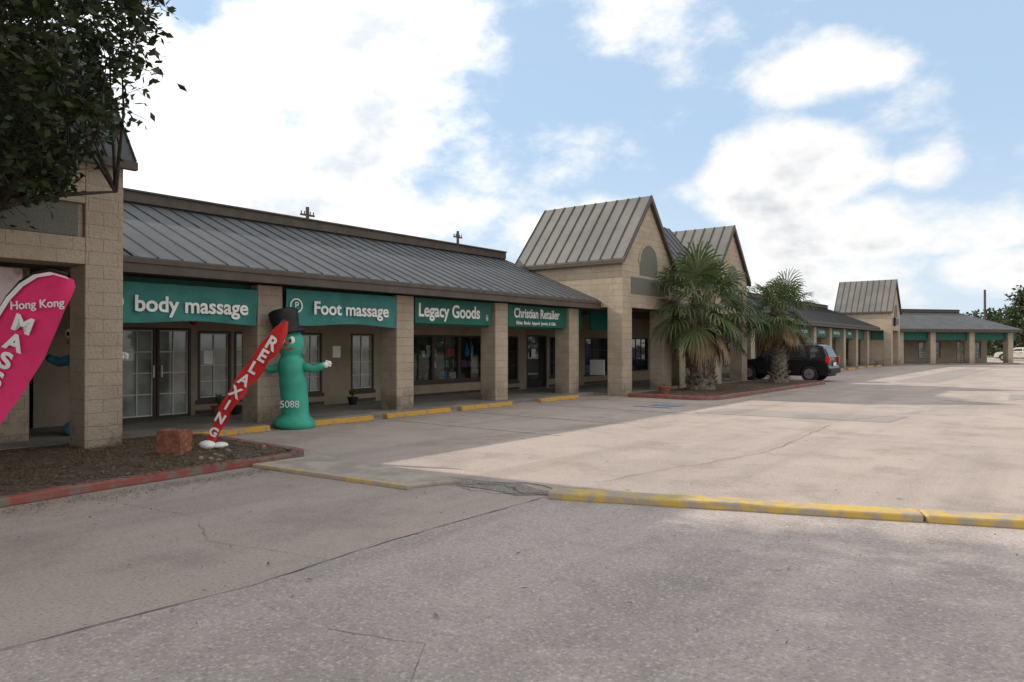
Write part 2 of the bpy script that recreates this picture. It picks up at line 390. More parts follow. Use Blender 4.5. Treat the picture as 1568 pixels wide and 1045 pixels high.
def arcade(y0, y1, cols, ry1=None, parent=mall):
    roof('metal_roof', -12.08, 3.07, -16.0, 4.68, y0, y1, None, ry1, parent=parent)
    B().box(-12.14,-12.02,y0,y1,2.80,3.03).out('eave_fascia', M_brown, parent)
    B().box(-12.06,-11.99,y0,y1,2.955,3.045).out('gutter', M_brown, parent, bevel=.01)
    e1 = ry1 if ry1 else y1
    B().box(-16.15,-15.93,y0,e1,4.71,4.93).out('parapet', M_brown, parent)
    B().box(-16.2,-15.88,y0,e1,4.932,4.97).out('parapet_cap', M_brown, parent)
    B().box(-16.1,-15.97,y0,e1,4.6,4.708).out('parapet_dark_stripe', M_dark, parent)  # near-black stripe between parapet and roof
    B().box(-15.0,-12.15,y0,y1,2.83,2.87).out('soffit', M_soffit, parent)
    B().box(-15.0,-12.28,y0,y1,0,.10).out('walkway', M_conc, parent, bevel=.015)
    b = B()
    for y in cols: b.box(-13.05,-12.5,y-.28,y+.28,.0,2.80)
    b.out('columns', M_cream, parent, bevel=.02)
    ys = [y0] + [q for y in cols for q in (y-.28,y+.28)] + [y1]
    b = B()
    for i in range(0, len(ys), 2):
        if ys[i+1]-ys[i] > .2: b.box(-12.85,-12.75,ys[i],ys[i+1],2.12,2.80)
    if b.V: b.out('green_signband', M_green, parent)
arcade(5.0, 20.12, [8.28, 11.93, 15.6, 19.28])
ops = [(6.50,7.98,.1,1.98),(8.14,8.92,.42,1.93),(9.0,9.5,.42,1.93),
       (10.54,11.42,.42,1.93),(12.35,13.13,.42,1.93),(14.3,17.75,.55,1.93),(18.6,19.6,.42,1.93),(20.1,21.3,.1,1.98),(21.5,23.2,.5,1.93),(23.9,25.8,.5,1.93)]
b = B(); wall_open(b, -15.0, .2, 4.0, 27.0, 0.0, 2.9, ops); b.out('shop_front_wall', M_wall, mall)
window(-15, 6.50,7.23,.1,1.98,2,4); window(-15, 7.25,7.98,.1,1.98,2,4)
B().box(-14.96,-14.92,7.14,7.17,.95,1.2).box(-14.96,-14.92,7.31,7.34,.95,1.2).out('door_handles', M_muntin, mall)
window(-15, 8.14,8.92,.42,1.93,2,4); window(-15, 9.0,9.5,.42,1.93,2,4)
window(-15, 10.54,11.42,.42,1.93,3,4); window(-15, 12.35,13.13,.42,1.93,2,4)
for a, c_ in ((14.3,15.45),(15.45,16.6),(16.6,17.75)):
    window(-15, a, c_, .55, 1.93, 2, 1, gm=M_clear, bars=M_wbrown, bw=.02)
window(-15, 18.6,19.6,.42,1.93,2,3, gm=M_glassd, bars=M_wbrown); window(-15, 20.1,21.3,.1,1.98,1,1, gm=M_glassd, bars=M_wbrown)
window(-15, 21.5,23.2,.5,1.93,2,3, gm=M_glassd, bars=M_wbrown); window(-15, 23.9,25.8,.5,1.93,3,3, gm=M_glassd, bars=M_wbrown)
b = B()
for (a,c_,s,t) in ops:
    if s > .2:
        b.box(-15.0,-14.97,a-.05,c_+.05,s-.09,s-.002)
        b.box(-15.0,-14.965,a-.05,c_+.05,.12,.2)
b.out('window_sills', M_wbrown, mall)
b = B(); b.box(-14.998,-14.96,17.8,17.9,.1,2.8).box(-14.998,-14.96,13.7,13.8,.1,2.8).box(-14.998,-14.96,9.9,10.0,.1,2.8); b.out('downspouts', M_wbrown, mall)
M_room = mat('display_backdrop', (.08,.068,.055), (.04,.033,.028), ns=3)
B().box(-15.62,-15.6,14.2,17.8,.1,2.5).box(-15.6,-15.2,14.2,14.22,.1,2.5).box(-15.6,-15.2,17.78,17.8,.1,2.5).box(-15.6,-15.2,14.22,17.78,2.48,2.5).out('display_room', M_room, mall)
B().box(-15.55,-15.10,14.32,17.73,.5,.56).out('display_shelf', M_wood, mall)
disp = group('shop_window_display', (-15.2,16,0.5))
cols_ = [(.75,.7,.64),(.7,.06,.07),(.08,.25,.6),(.65,.5,.14),(.12,.3,.16),(.75,.72,.72),(.3,.12,.28),(.5,.3,.25),(.2,.4,.5),(.15,.12,.1),(.2,.17,.13)]
dm = [mat('goods_%d'%i, c_, tuple(x*.5 for x in c_), ns=24, rough=.6, lo=.46, hi=.54) for i, c_ in enumerate(cols_)]
def goods(y, z, w, h, x, kind):
    b = B()
    if kind == 0:
        b.prism([(x,y-w/2,z),(x,y+w/2,z),(x-.05,y+w/2,z+h),(x-.05,y-w/2,z+h)],(-.02,0,0))
    elif kind == 1:
        b.tube([(x,y,z),(x,y,z+h*.1),(x,y,z+h*.5),(x,y,z+h*.75),(x,y,z+h)],[w*.35,w*.5,w*.45,w*.2,w*.22],14)
    else:
        b.box(x-.06,x,y-w/2,y+w/2,z,z+h*.75); b.tube([(x-.03,y-w*.25,z+h*.75),(x-.03,y-w*.15,z+h),(x-.03,y+w*.15,z+h),(x-.03,y+w*.25,z+h*.75)],[.008]*4,6)
    b.out('goods', random.choice(dm), disp, bevel=.006 if kind != 1 else 0)
for zl, hm in ((.565,.33),(.945,.27),(1.275,.46)):
    y = 14.42
    while y < 17.4:
        w = R_(.07,.34)
        if R_(0,1) < .72: goods(y+w/2, zl, w*.9, hm*R_(.35,1.), R_(-15.34,-15.14), random.choice([0,0,1,2]))
        y += w+R_(.01,.1)
B().box(-15.4,-15.12,14.3,16.0,.92,.94).box(-15.4,-15.12,14.3,17.7,1.25,1.27).box(-15.4,-15.12,16.2,17.7,.92,.94).out('glass_shelves', M_wood, disp)
b = B(); b.tube([(-14.99,8.03,2.12),(-14.93,8.03,2.12)],[.07,.06],16).tube([(-14.99,9.7,2.1),(-14.93,9.7,2.1)],[.05,.045],16)
b.out('alarm_bell', mat('red_enamel', (.5,.04,.03)), mall)
B().box(-13.9,-13.3,22.5,22.54,.55,1.1).out('notice_panel', M_white, mall)
b = B(); b.box(-15.055,-15.05,6.62,6.8,1.3,1.55).box(-15.055,-15.05,8.3,8.55,1.2,1.5).box(-15.028,-15.022,10.7,10.95,1.4,1.65).box(-14.998,-14.99,11.75,12.0,1.3,1.6).box(-15.02,-15.015,20.4,20.65,1.2,1.5)
b.out('paper_notices', M_white, mall)
b = B(); b.box(-14.998,-14.9,10.05,10.25,1.2,1.55).box(-14.998,-14.96,10.13,10.16,1.55,2.83).box(-14.998,-14.92,18.1,18.3,1.3,1.6); b.out('electrical_boxes', M_panel, mall)
# --- left tower
b = B()
b.box(-12.0,-11.45,4.48,5.02,0,4.38); b.box(-12.0,-11.45,-2.3,-1.75,0,4.38)
b.box(-12.0,-11.45,-1.75,4.48,2.80,3.2); b.box(-12.0,-11.52,-1.75,4.48,3.2,3.7); b.box(-12.0,-11.45,-1.75,4.48,3.7,4.38)
b.box(-16.0,-12.0,4.75,5.02,2.8,4.38); b.box(-16.0,-12.0,-2.3,-2.1,0,4.38)
b.out('tower_walls', M_stucco, mall, bevel=.015)
B().box(-13.6,-13.05,3.75,4.3,0,2.85).out('inner_pillar', M_cream, mall, bevel=.02)
B().box(-11.52,-11.50,-1.7,4.40,3.21,3.69).out('tower_panel', M_panel, mall)
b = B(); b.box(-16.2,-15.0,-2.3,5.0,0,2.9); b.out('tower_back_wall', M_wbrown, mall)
B().box(-15.0,-12.0,-2.0,4.75,2.84,2.88).out('tower_soffit', M_soffit, mall)
B().box(-15.0,-12.3,-2.1,5.0,0,.10).out('tower_walkway', M_conc, mall)
roof('tower_roof', -11.28, 4.42, -12.75, 6.5, -2.45, 5.14)
roof('tower_roof_rear', -14.25, 4.42, -12.77, 6.5, -2.45, 5.14)
B().box(-11.34,-11.24,-2.45,5.14,4.28,4.40).out('tower_eave', M_brown, mall)
B().prism([(-11.5,5.0,4.38),(-14.1,5.0,4.38),(-12.76,5.0,6.35)],(0,-.1,0)).out('tower_gable', M_stucco, mall)
# --- centre gables
def gable(y0, y1, peak=6.6, Xf=-11.24, Xb=-15.4, parent=mall, mt=M_rooflt):
    ym = (y0+y1)/2; b = B()
    b.box(Xf-.55,Xf,y0,y0+.62,0,2.85); b.box(Xf-.55,Xf,y1-.62,y1,0,2.85)
    b.box(Xf-.35,Xf,y0,y1,2.85,4.5)
    b.prism([(Xf,y0,4.5),(Xf,y1,4.5),(Xf,ym,peak-.05)],(-.3,0,0))
    b.box(Xb,Xf-.35,y0,y0+.2,2.85,4.5); b.box(Xb,Xf-.35,y1-.2,y1,2.85,4.5)
    b.prism([(Xb,y0,4.5),(Xb,y1,4.5),(Xb,ym,peak-.05)],(.2,0,0))
    b.box(Xb+.001,Xb+.2,y0+.2,y1-.2,2.9,4.499)
    b.out('gable_walls', M_cream, parent, bevel=.01)
    o = .14; sl = (peak-4.5)/(ym-y0)
    for sgn, ya in ((1,y0),(-1,y1)):
        e = (ya-sgn*o); ez = 4.5-o*sl+.06
        B().prism([(Xf+.14,e,ez),(Xb-.1,e,ez),(Xb-.1,ym,peak+.06),(Xf+.14,ym,peak+.06)],(0,0,-.06)).out('gable_roof', mt, parent)
        bb = B(); n = 10
        for i in range(n+1):
            x = Xf+.12+(Xb-.08-Xf-.12)*i/n; bb.beam((x,e,ez-.004),(x,ym-sgn*.01,peak+.055),.024,.032)
        bb.out('gable_roof_seams', M_seam, parent)
        B().prism([(Xf+.14,e,ez-.065),(Xf+.14,ym,peak-.005),(Xf+.14,ym,peak-.13),(Xf+.14,e,ez-.17)],(-.1,0,0)).out('rake_board', M_brown, parent)
        B().box(Xb-.1,Xf+.04,min(e,e+sgn*.06),max(e,e+sgn*.06),ez-.16,ez-.066).out('side_eave', M_brown, parent)
    pts = [(Xf+.02, ym+.62*math.cos(math.radians(a)), 4.35+.62*math.sin(math.radians(a))) for a in range(0,181,12)]
    B().prism(pts+[(Xf+.02,ym-.62,3.95),(Xf+.02,ym+.62,3.95)],(-.06,0,0)).out('arched_panel', M_panel, parent)
    B().prism([(Xf+.03, ym+.72*math.cos(math.radians(a)), 4.35+.72*math.sin(math.radians(a))) for a in range(0,181,12)]+[(Xf+.03, ym+.625*math.cos(math.radians(a)), 4.35+.625*math.sin(math.radians(a))) for a in range(180,-1,-12)],(-.08,0,0)).out('arch_trim', M_stucco, parent)
    B().box(Xf-.03,Xf+.015,y0+.55,y1-.55,3.3,3.85).out('gable_panel', M_panel, parent)
    B().box(Xb,Xf-.56,y0+.2,y1-.2,2.80,2.84).out('gable_soffit', M_soffit, parent)
    B().box(Xb,Xf-.1,y0+.01,y1-.01,0,.09).out('gable_floor', M_conc, parent)
gable(20.15,23.7); gable(27.7,31.25)
B().box(-12.1,-11.75,23.7,27.7,2.85,4.42).box(-12.2,-11.75,25.45,25.95,0,2.85).out('link_wall', M_cream, mall)
roof('link_roof', -11.6,4.42,-13.3,6.52,23.6,27.8); roof('link_roof_rear', -15.3,4.42,-13.32,6.52,23.6,27.8)
B().box(-15.0,-11.8,23.7,27.7,2.82,2.86).out('link_soffit', M_soffit, mall)
B().box(-15.0,-11.8,23.7,27.7,0,.09).out('link_floor', M_conc, mall)
B().box(-12.9,-12.8,20.8,23.08,2.15,2.79).box(-12.7,-12.6,28.4,30.6,2.15,2.79).box(-11.86,-11.8,23.75,25.4,2.2,2.84).out('green_signband', M_green, mall)
B().box(-12.86,-12.8,19.58,20.1,2.2,2.8).out('side_signband', M_green, mall)
cc = [31.9+3.68*i for i in range(1,9)]
arcade(31.3, 63.15, cc)
ops2 = []; y = 27.6
b = B()
while y < 66: ops2.append((y,y+1.6,.5,1.95)); y += 2.6
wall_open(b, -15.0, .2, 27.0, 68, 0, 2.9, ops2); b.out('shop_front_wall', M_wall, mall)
for i,(a,c_,s,t) in enumerate(ops2): window(-15,a,c_,s,t,2 if i%3 else 3,3, gm=M_glass if i%2 else M_glassd, bars=M_muntin if i%2 else M_wbrown)
gable(63.3,66.9,6.95)
B().box(-11.22,-11.1,64.2,64.5,3.2,3.9).out('wall_lantern', M_blackn, mall, bevel=.03)
B().box(-32,-16.15,-12,70,0,4.60).out('building_mass', M_stucco, mall)
# --- angled wing
ang = -math.atan2(.619,.786)
XF[0] = Matrix.Translation((-11.6,68.2,0)) @ Matrix.Rotation(ang,4,'Z') @ Matrix.Translation((12.5,0,0))
arcade(-1.5, 12.7, [.3,3.6,7.7,11.9], ry1=9.9)
b = B(); opw = [(1,2.6,.5,1.95),(4.4,6.8,.5,1.95),(8.6,9.6,.1,2.0),(10.1,11.3,.5,1.95)]; wall_open(b,-15,.2,-1.5,12.0,0,2.9,opw); b.out('shop_front_wall', M_wall, mall)
for a,c_,s,t in opw: window(-15,a,c_,s,t,3,3)
b = B(); b.prism([(-12.08,12.7,3.07),(-16,9.9,4.68),(-22,9.9,4.68),(-26,12.7,3.07)],(0,0,-.05)); b.out('hip_end_roof', M_roof, mall)
B().box(-26,-12.15,12.62,12.7,2.8,3.02).out('hip_end_fascia', M_brown, mall)
B().box(-26,-15.2,-6,12.0,0,2.98).box(-24,-16.2,-6,9.8,2.98,4.6).out('wing_mass', M_stucco, mall)
B().box(-12.5,-11.9,-3.5,-1.6,0,2.9).out('corner_wall', M_cream, mall)
B().box(-11.88,-11.84,-3.2,-1.8,2.1,2.8).out('green_signband', M_green, mall)
XF[0] = None

# ------------------------------------------------------------ signs
def facade_banner(name, y0, y1, z0, z1, X, lines, cloth=M_banner, sag=.05):
    gname = group(name, (X,(y0+y1)/2,(z0+z1)/2))
    V = []; F = []; nx_, nz = 40, 10
    for j in range(nz+1):
        for i in range(nx_+1):
            u = i/nx_; v = j/nz; y = y0+(y1-y0)*u
            z = z0+(z1-z0)*v - sag*math.sin(u*math.pi*2.3+.5)*(1-v)*.6
            x = X + sag*.35*math.sin(u*17+v*3)*(1-v) + sag*.2*math.sin(u*31-v*5)
            V.append((x,y,z))
    for j in range(nz):
        for i in range(nx_):
            a = j*(nx_+1)+i; F.append((a,a+1,a+nx_+2,a+nx_+1))
    rawmesh('cloth', V, F, [cloth], gname, smooth=True)
    for (body, y, z, s, sx, bold) in lines:
        text('lettering', body, (X+sag*.6+.006,y,z), (0,1,0), (0,0,1), s, M_white, gname, sx, bold)
    return gname
def ringm(yc, zc, gg):
    ring = B()
    for k in range(24):
        a = 2*math.pi*k/24; a2 = 2*math.pi*(k+1)/24
        ring.poly([(-12.41,yc+.15*math.cos(a),zc+.15*math.sin(a)),(-12.41,yc+.15*math.cos(a2),zc+.15*math.sin(a2)),(-12.41,yc+.12*math.cos(a2),zc+.12*math.sin(a2)),(-12.41,yc+.12*math.cos(a),zc+.12*math.sin(a))])
    ring.out('logo_ring', M_white, gg)
g1 = facade_banner('massage_banner', 5.1, 7.95, 2.02, 2.68, -12.45, [('body massage', 6.68, 2.31, .38, 1.0, .016)])
ringm(5.30, 2.34, g1)
g2 = facade_banner('massage_banner', 8.6, 11.6, 2.05, 2.75, -12.45, [('Foot massage', 10.28, 2.38, .38, 1.0, .016)])
ringm(8.82, 2.42, g2)
text('lettering', 'P', (-12.40,8.82,2.42), (0,1,0),(0,0,1), .2, M_white, g2)
def board(name, y0, y1, z0, z1, X, lines, m=M_green):
    gg = group(name, (X,(y0+y1)/2,(z0+z1)/2))
    B().box(X-.04,X,y0,y1,z0,z1).out('board', m, gg)
    for (body,y,z,s,sx,bold) in lines: text('lettering', body, (X+.012,y,z),(0,1,0),(0,0,1),s,M_white,gg,sx,bold)
    return gg
gb = board('shop_sign', 12.3, 15.2, 2.16, 2.78, -12.55, [('Legacy Goods',13.55,2.47,.45,.90,.02)])
text('lettering', 'ii', (-12.538,15.0,2.36),(0,1,0),(0,0,1),.25,M_white,gb)
gb = board('shop_sign', 15.95, 18.9, 2.16, 2.78, -12.55, [('Christian Retailer',17.35,2.54,.38,.85,.016),('Bibles  Books  Apparel  Jewelry & Gifts',17.3,2.27,.135,.93,.004)])
for k, y in enumerate([36.6,41,44.5,48.3,52,55.6]):
    board('shop_sign', y-1.2, y+1.0, 2.2, 2.78, -12.55, [(['Nails & Spa','Insurance','Alterations','Tax Service','Barber Shop','Resale'][k],y-.1,2.5,.34,.9,.008)])
ps = group('massage_poster', (-12.3,2.9,2.3))
B().box(-12.34,-12.3,1.0,3.95,1.75,2.75).out('poster_board', mat('poster_print', (.78,.68,.66), (.5,.2,.2), ns=1.6, lo=.5, hi=.66), ps)

# ------------------------------------------------------------ wheel stops
def wheel_stop(y0, y1, X=-11.9):
    b = B(); P = [(X-.09,0,0),(X+.09,0,0),(X+.06,0,.11),(X-.06,0,.11)]
    j = R_(-.04,.04)
    b.prism([(p[0]+j,y0,p[2]+.004) for p in P], (-j*1.5,y1-y0,0)); b.out('wheel_stop', M_yellow, None, bevel=.015)
for a, c_ in ((5.95,7.85),(8.75,10.35),(10.75,12.8),(13.2,15.2),(16.5,18.55)): wheel_stop(a, c_)
for y in [36.9+3.0*i for i in range(9)]: wheel_stop(y, y+2.0)

# ------------------------------------------------------------ inflatables
def ellip(b, c, r, seg=12, rings=8):
    c = Vector(c); n0 = len(b.V)
    for i in range(rings+1):
        ph = math.pi*i/rings
        for j in range(seg):
            th = 2*math.pi*j/seg
            b.V.append((c.x+r[0]*math.sin(ph)*math.cos(th), c.y+r[1]*math.sin(ph)*math.sin(th), c.z+r[2]*math.cos(ph)))
    for i in range(rings):
        for j in range(seg):
            jj = (j+1)%seg; b.F.append((n0+i*seg+j, n0+i*seg+jj, n0+(i+1)*seg+jj, n0+(i+1)*seg+j))
RV = Vector((.789,.614,0)); FV = Vector((-.614,.789,0))
def hand(b, p, d):
    p = Vector(p); d = Vector(d).normalized(); ellip(b, p, (.06,.06,.06))
    up = Vector((0,0,1))
    for k, (a, L) in enumerate(((-.5,.07),(-.15,.085),(.2,.085),(.55,.07),(1.3,.06))):
        v = (d*math.cos(a)+up*math.sin(a)).normalized(); b.tube([p+v*.03,p+v*(.035+L*.6),p+v*(.035+L)],[.027,.025,.014],8)
def dancer(name, base, body, seed, hat=True, armz=1.2, slim=1.0):
    e = group(name, base); bx = Vector(base); rr = random.Random(seed)
    prof = [(0,.33),(.03,.39),(.10,.40),(.18,.35),(.24,.27),(.3,.265),(.55,.265),(.62,.25),(.66,.262),(.95,.262),(1.02,.235),(1.06,.25),(1.3,.25),(1.38,.2),(1.42,.185),(1.46,.215),(1.6,.245),(1.75,.235),(1.88,.17),(1.93,.08)]
    pts = [bx+RV*(-.10*(z/1.9)**2+.02*math.sin(z*4))+Vector((0,0,z)) for z,_ in prof]
    b = B(); b.tube(pts, [slim*r*(1+rr.uniform(-.03,.03)) for _,r in prof], 28); b.out('body', body, e, smooth=True)
    for sg in (1,-1):
        s0 = bx+RV*(sg*.2-.04)+Vector((0,0,armz)); s1 = s0+RV*sg*.22+Vector((0,0,-.06)); s2 = s1+RV*sg*.2+Vector((0,0,.09))
        b = B(); b.tube([s0,s0.lerp(s1,.5),s1,s1.lerp(s2,.6),s2],[.085,.085,.075,.07,.06],14); b.out('arm', body, e, smooth=True)
        b = B(); hand(b, s2+RV*sg*.03, RV*sg+Vector((0,0,.4))); b.out('hand', M_white, e, smooth=True)
    hd = bx+RV*(-.08)+Vector((0,0,1.66)); tc = -FV
    for sg in (-1,1):
        b = B(); ellip(b, hd+RV*sg*.085+tc*.2+Vector((0,0,.05)), (.065,.065,.085)); b.out('eye', M_white, e, smooth=True)
        b = B(); ellip(b, hd+RV*sg*.075+tc*.257+Vector((0,0,.045)), (.025,.025,.04)); b.out('pupil', M_blackn, e, smooth=True)
    b = B(); b.tube([hd+RV*math.sin(a)*.13+tc*.235+Vector((0,0,-.07-.05*math.cos(a))) for a in [x*.2-1.2 for x in range(13)]], [.014]*13, 6); b.out('mouth', M_redf, e, smooth=True)
    b = B(); ellip(b, hd+tc*.26+Vector((0,0,-.01)), (.04,.04,.04)); b.out('nose', M_redf, e, smooth=True)
    if hat:
        ax = (Vector((0,0,1))+RV*-.22).normalized(); h0 = hd+Vector((0,0,.16))+RV*-.05
        P = [(0,.02),(.0,.34),(.025,.36),(.06,.34),(.07,.25),(.12,.245),(.3,.27),(.44,.285),(.48,.27),(.51,.2),(.52,.02)]
        b = B(); b.tube([h0+ax*(a+i*1e-4) for i,(a,_) in enumerate(P)], [r for _,r in P], 28); b.out('top_hat', M_blackn, e, smooth=True)
    return e
dg = dancer('inflatable_tube_man', (-11.98,8.47,.0), M_tgreen, 3)
text('number', '5088', Vector((-11.98,8.47,.0))-FV*.30+Vector((0,0,.48)), RV, (0,0,1), .19, M_white, dg, 1, .0)
dancer('inflatable_tube_man', (-13.28,5.22,.1), M_blue, 5, hat=False, armz=1.28, slim=.85)

# ------------------------------------------------------------ feather flags
def flag(name, org, pts_l, pts_r, mt, pole, amp=.03):
    e = group(name, org); o = Vector(org); V = []; F = []; k = len(pts_l); m_ = 6
    for i in range(k):
        a = Vector((pts_l[i][0],pts_l[i][1])); c_ = Vector((pts_r[i][0],pts_r[i][1]))
        for j in range(m_+1):
            p = a.lerp(c_, j/m_); w = amp*math.sin(i*1.1+j*.9)*(j/m_)
            V.append(tuple(o+RV*p.x+Vector((0,0,p.y-o.z))+FV*w))
    for i in range(k-1):
        for j in range(m_):
            q = i*(m_+1)+j; F.append((q,q+1,q+m_+2,q+m_+1))
    rawmesh('cloth', V, F, [mt], e, smooth=True)
    b = B(); b.tube([o+RV*x+Vector((0,0,z-o.z))+FV*.015 for x,z in pole],[.014]*len(pole),8); b.out('pole', M_blackn, e, smooth=True)
    return e
L = [(-.80,.45),(-.55,.95),(-.28,1.5),(-.08,1.9),(.08,2.15),(.22,2.3),(.38,2.4),(.56,2.43),(.74,2.38)]
Rr = [(-.32,.32),(0,.72),(.24,1.08),(.48,1.46),(.62,1.74),(.73,1.98),(.80,2.14),(.83,2.26),(.80,2.34)]
pf = flag('feather_flag_banner', (-9.41,2.81,0), L, Rr, M_pink, [(-1.05,.0),(-.80,.45),(-.56,.95),(-.29,1.5),(-.09,1.9),(.07,2.16),(.21,2.32),(.38,2.42),(.56,2.45),(.74,2.4)])
o = Vector((-9.41,2.81,0)) - FV*.045
V=[];F=[]
for i in range(2,9):
    a = Vector(L[i]); c_ = Vector(Rr[i]); d = (c_-a).normalized()
    for t in (.02,.075):
        p = a+d*t; V.append(tuple(o+RV*p.x+Vector((0,0,p.y))))
for i in range(6): F.append((2*i,2*i+1,2*i+3,2*i+2))
rawmesh('white_edge', V, F, [M_white], pf)
text('lettering','Hong Kong', o+RV*.44+Vector((0,0,2.06)), RV+Vector((0,0,.06)), Vector((0,0,1))-RV*.06, .13, M_white, pf, 1, .003)
for ch, x, z in (('M',.28,1.83),('A',.185,1.63),('S',.09,1.43),('S',-.01,1.22),('A',-.12,1.01),('G',-.26,.80),('E',-.40,.60)):
    tl = math.radians(-20)
    xa = RV*math.cos(tl)+Vector((0,0,1))*math.sin(tl); ya = Vector((0,0,1))*math.cos(tl)-RV*math.sin(tl)
    text('lettering', ch, o+RV*x+Vector((0,0,z)), xa, ya, .25, M_white, pf, 1.2, .016)
ax = Vector((1.10,1.90)).normalized(); nn = Vector((-ax.y,ax.x)); Lp=[];Rp=[]
for i in range(15):
    t = i/14; c_ = Vector((0,.08))+ax*(2.22*t)+nn*(.06*math.sin(t*5)); w = (.05+.085*math.sin(min(1,t*1.3)*1.5) if t<.9 else .13*(1-t)/.1+.015)
    Lp.append(tuple(c_+nn*w*(1+.15*math.sin(i*1.9)))); Rp.append(tuple(c_-nn*w*(1+.2*math.sin(i*2.3+1))))
rf = flag('feather_flag_banner', (-10.1,5.64,0), Lp, Rp, M_redf, [tuple(Vector((0,0))+ax*(2.28*i/10)+nn*(.16*math.sin(i/10*3.0))) for i in range(11)], amp=.03)
o = Vector((-10.1,5.64,0)) - FV*.05
for i, ch in enumerate('GNIXALER'):
    t = .12+.1*i; p = Vector((0,.08))+ax*(2.22*t)+nn*(.06*math.sin(t*5))
    text('lettering', ch, o+RV*p.x+Vector((0,0,p.y)), RV*-nn.x+Vector((0,0,-nn.y)), RV*ax.x+Vector((0,0,ax.y)), .18+.014*i, M_white, rf, .95, .014)
b = B(); ellip(b, Vector((-10.05,5.6,.14)), (.15,.11,.07)); ellip(b, Vector((-9.95,5.75,.13)), (.1,.12,.05)); b.out('sandbag', M_white, rf, smooth=True)
pb = group('brick_block', (-9.95,5.0,.08))
bl = B().prism([(-10.08,4.86,.08),(-9.76,5.04,.08),(-9.88,5.27,.08),(-10.20,5.1,.08)],(.02,0,.34)).out('block', M_pot, pb)
bm = bmesh.new(); bm.from_mesh(bl.data); bmesh.ops.subdivide_edges(bm, edges=bm.edges, cuts=5, use_grid_fill=True)
for v in bm.verts: v.co += Vector((R_(-.012,.012),R_(-.012,.012),R_(-.015,.015)))
bm.to_mesh(bl.data); bm.free()
b = B()
for i in range(7):
    ellip(b, (R_(-9.6,-8.6), R_(4.6,6.2), .10), (R_(.03,.07),R_(.03,.06),R_(.02,.045)), 7, 5)
b.out('rocks', M_kerb)
fl = group('ground_floodlight', (-8.85,2.45,.2))
b = B(); b.tube([(-9.1,2.2,.24),(-8.72,2.53,.22),(-8.69,2.555,.22)],[.055,.06,.07],16); b.out('housing', mat('grey_paint', (.16,.17,.17)), fl, smooth=False)
B().tube([(-8.9,2.37,.08),(-8.9,2.37,.2)],[.02,.02],8).out('stem', M_blackn, fl)
def pot(loc, r, h, lh, n):
    e = group('potted_plant', loc); x,y,z = loc
    B().tube([(x,y,z),(x,y,z+h*.9),(x,y,z+h*.9),(x,y,z+h)],[r*.7,r,r*1.1,r*1.1],18).out('pot', M_blackn if r<.14 else M_pot, e)
    V=[];F=[]
    for i in range(n):
        a=R_(0,6.3);k=len(V);L_=R_(.5,1)*lh;ou=R_(.2,1)*lh*.6;w=.02
        c0=Vector((x,y,z+h));c1=c0+Vector((math.cos(a)*ou,math.sin(a)*ou,L_));s=Vector((-math.sin(a),math.cos(a),0))*w
        mdp=c0.lerp(c1,.5)+Vector((0,0,.03))
        V+= [tuple(c0),tuple(mdp+s),tuple(c1),tuple(mdp-s)];F.append((k,k+1,k+2,k+3))
    rawmesh('leaves',V,F,[M_palm],e)
pot((-14.4,8.3,.1),.16,.22,.28,60); pot((-14.5,8.75,.1),.12,.2,.22,40); pot((-14.5,9.2,.1),.12,.16,.3,40); pot((-14.5,12.0,.1),.13,.2,.25,40)
pot((-10.3,21.2,.085),.2,.22,.05,12); pot((-9.9,31.0,.085),.2,.25,.05,12)

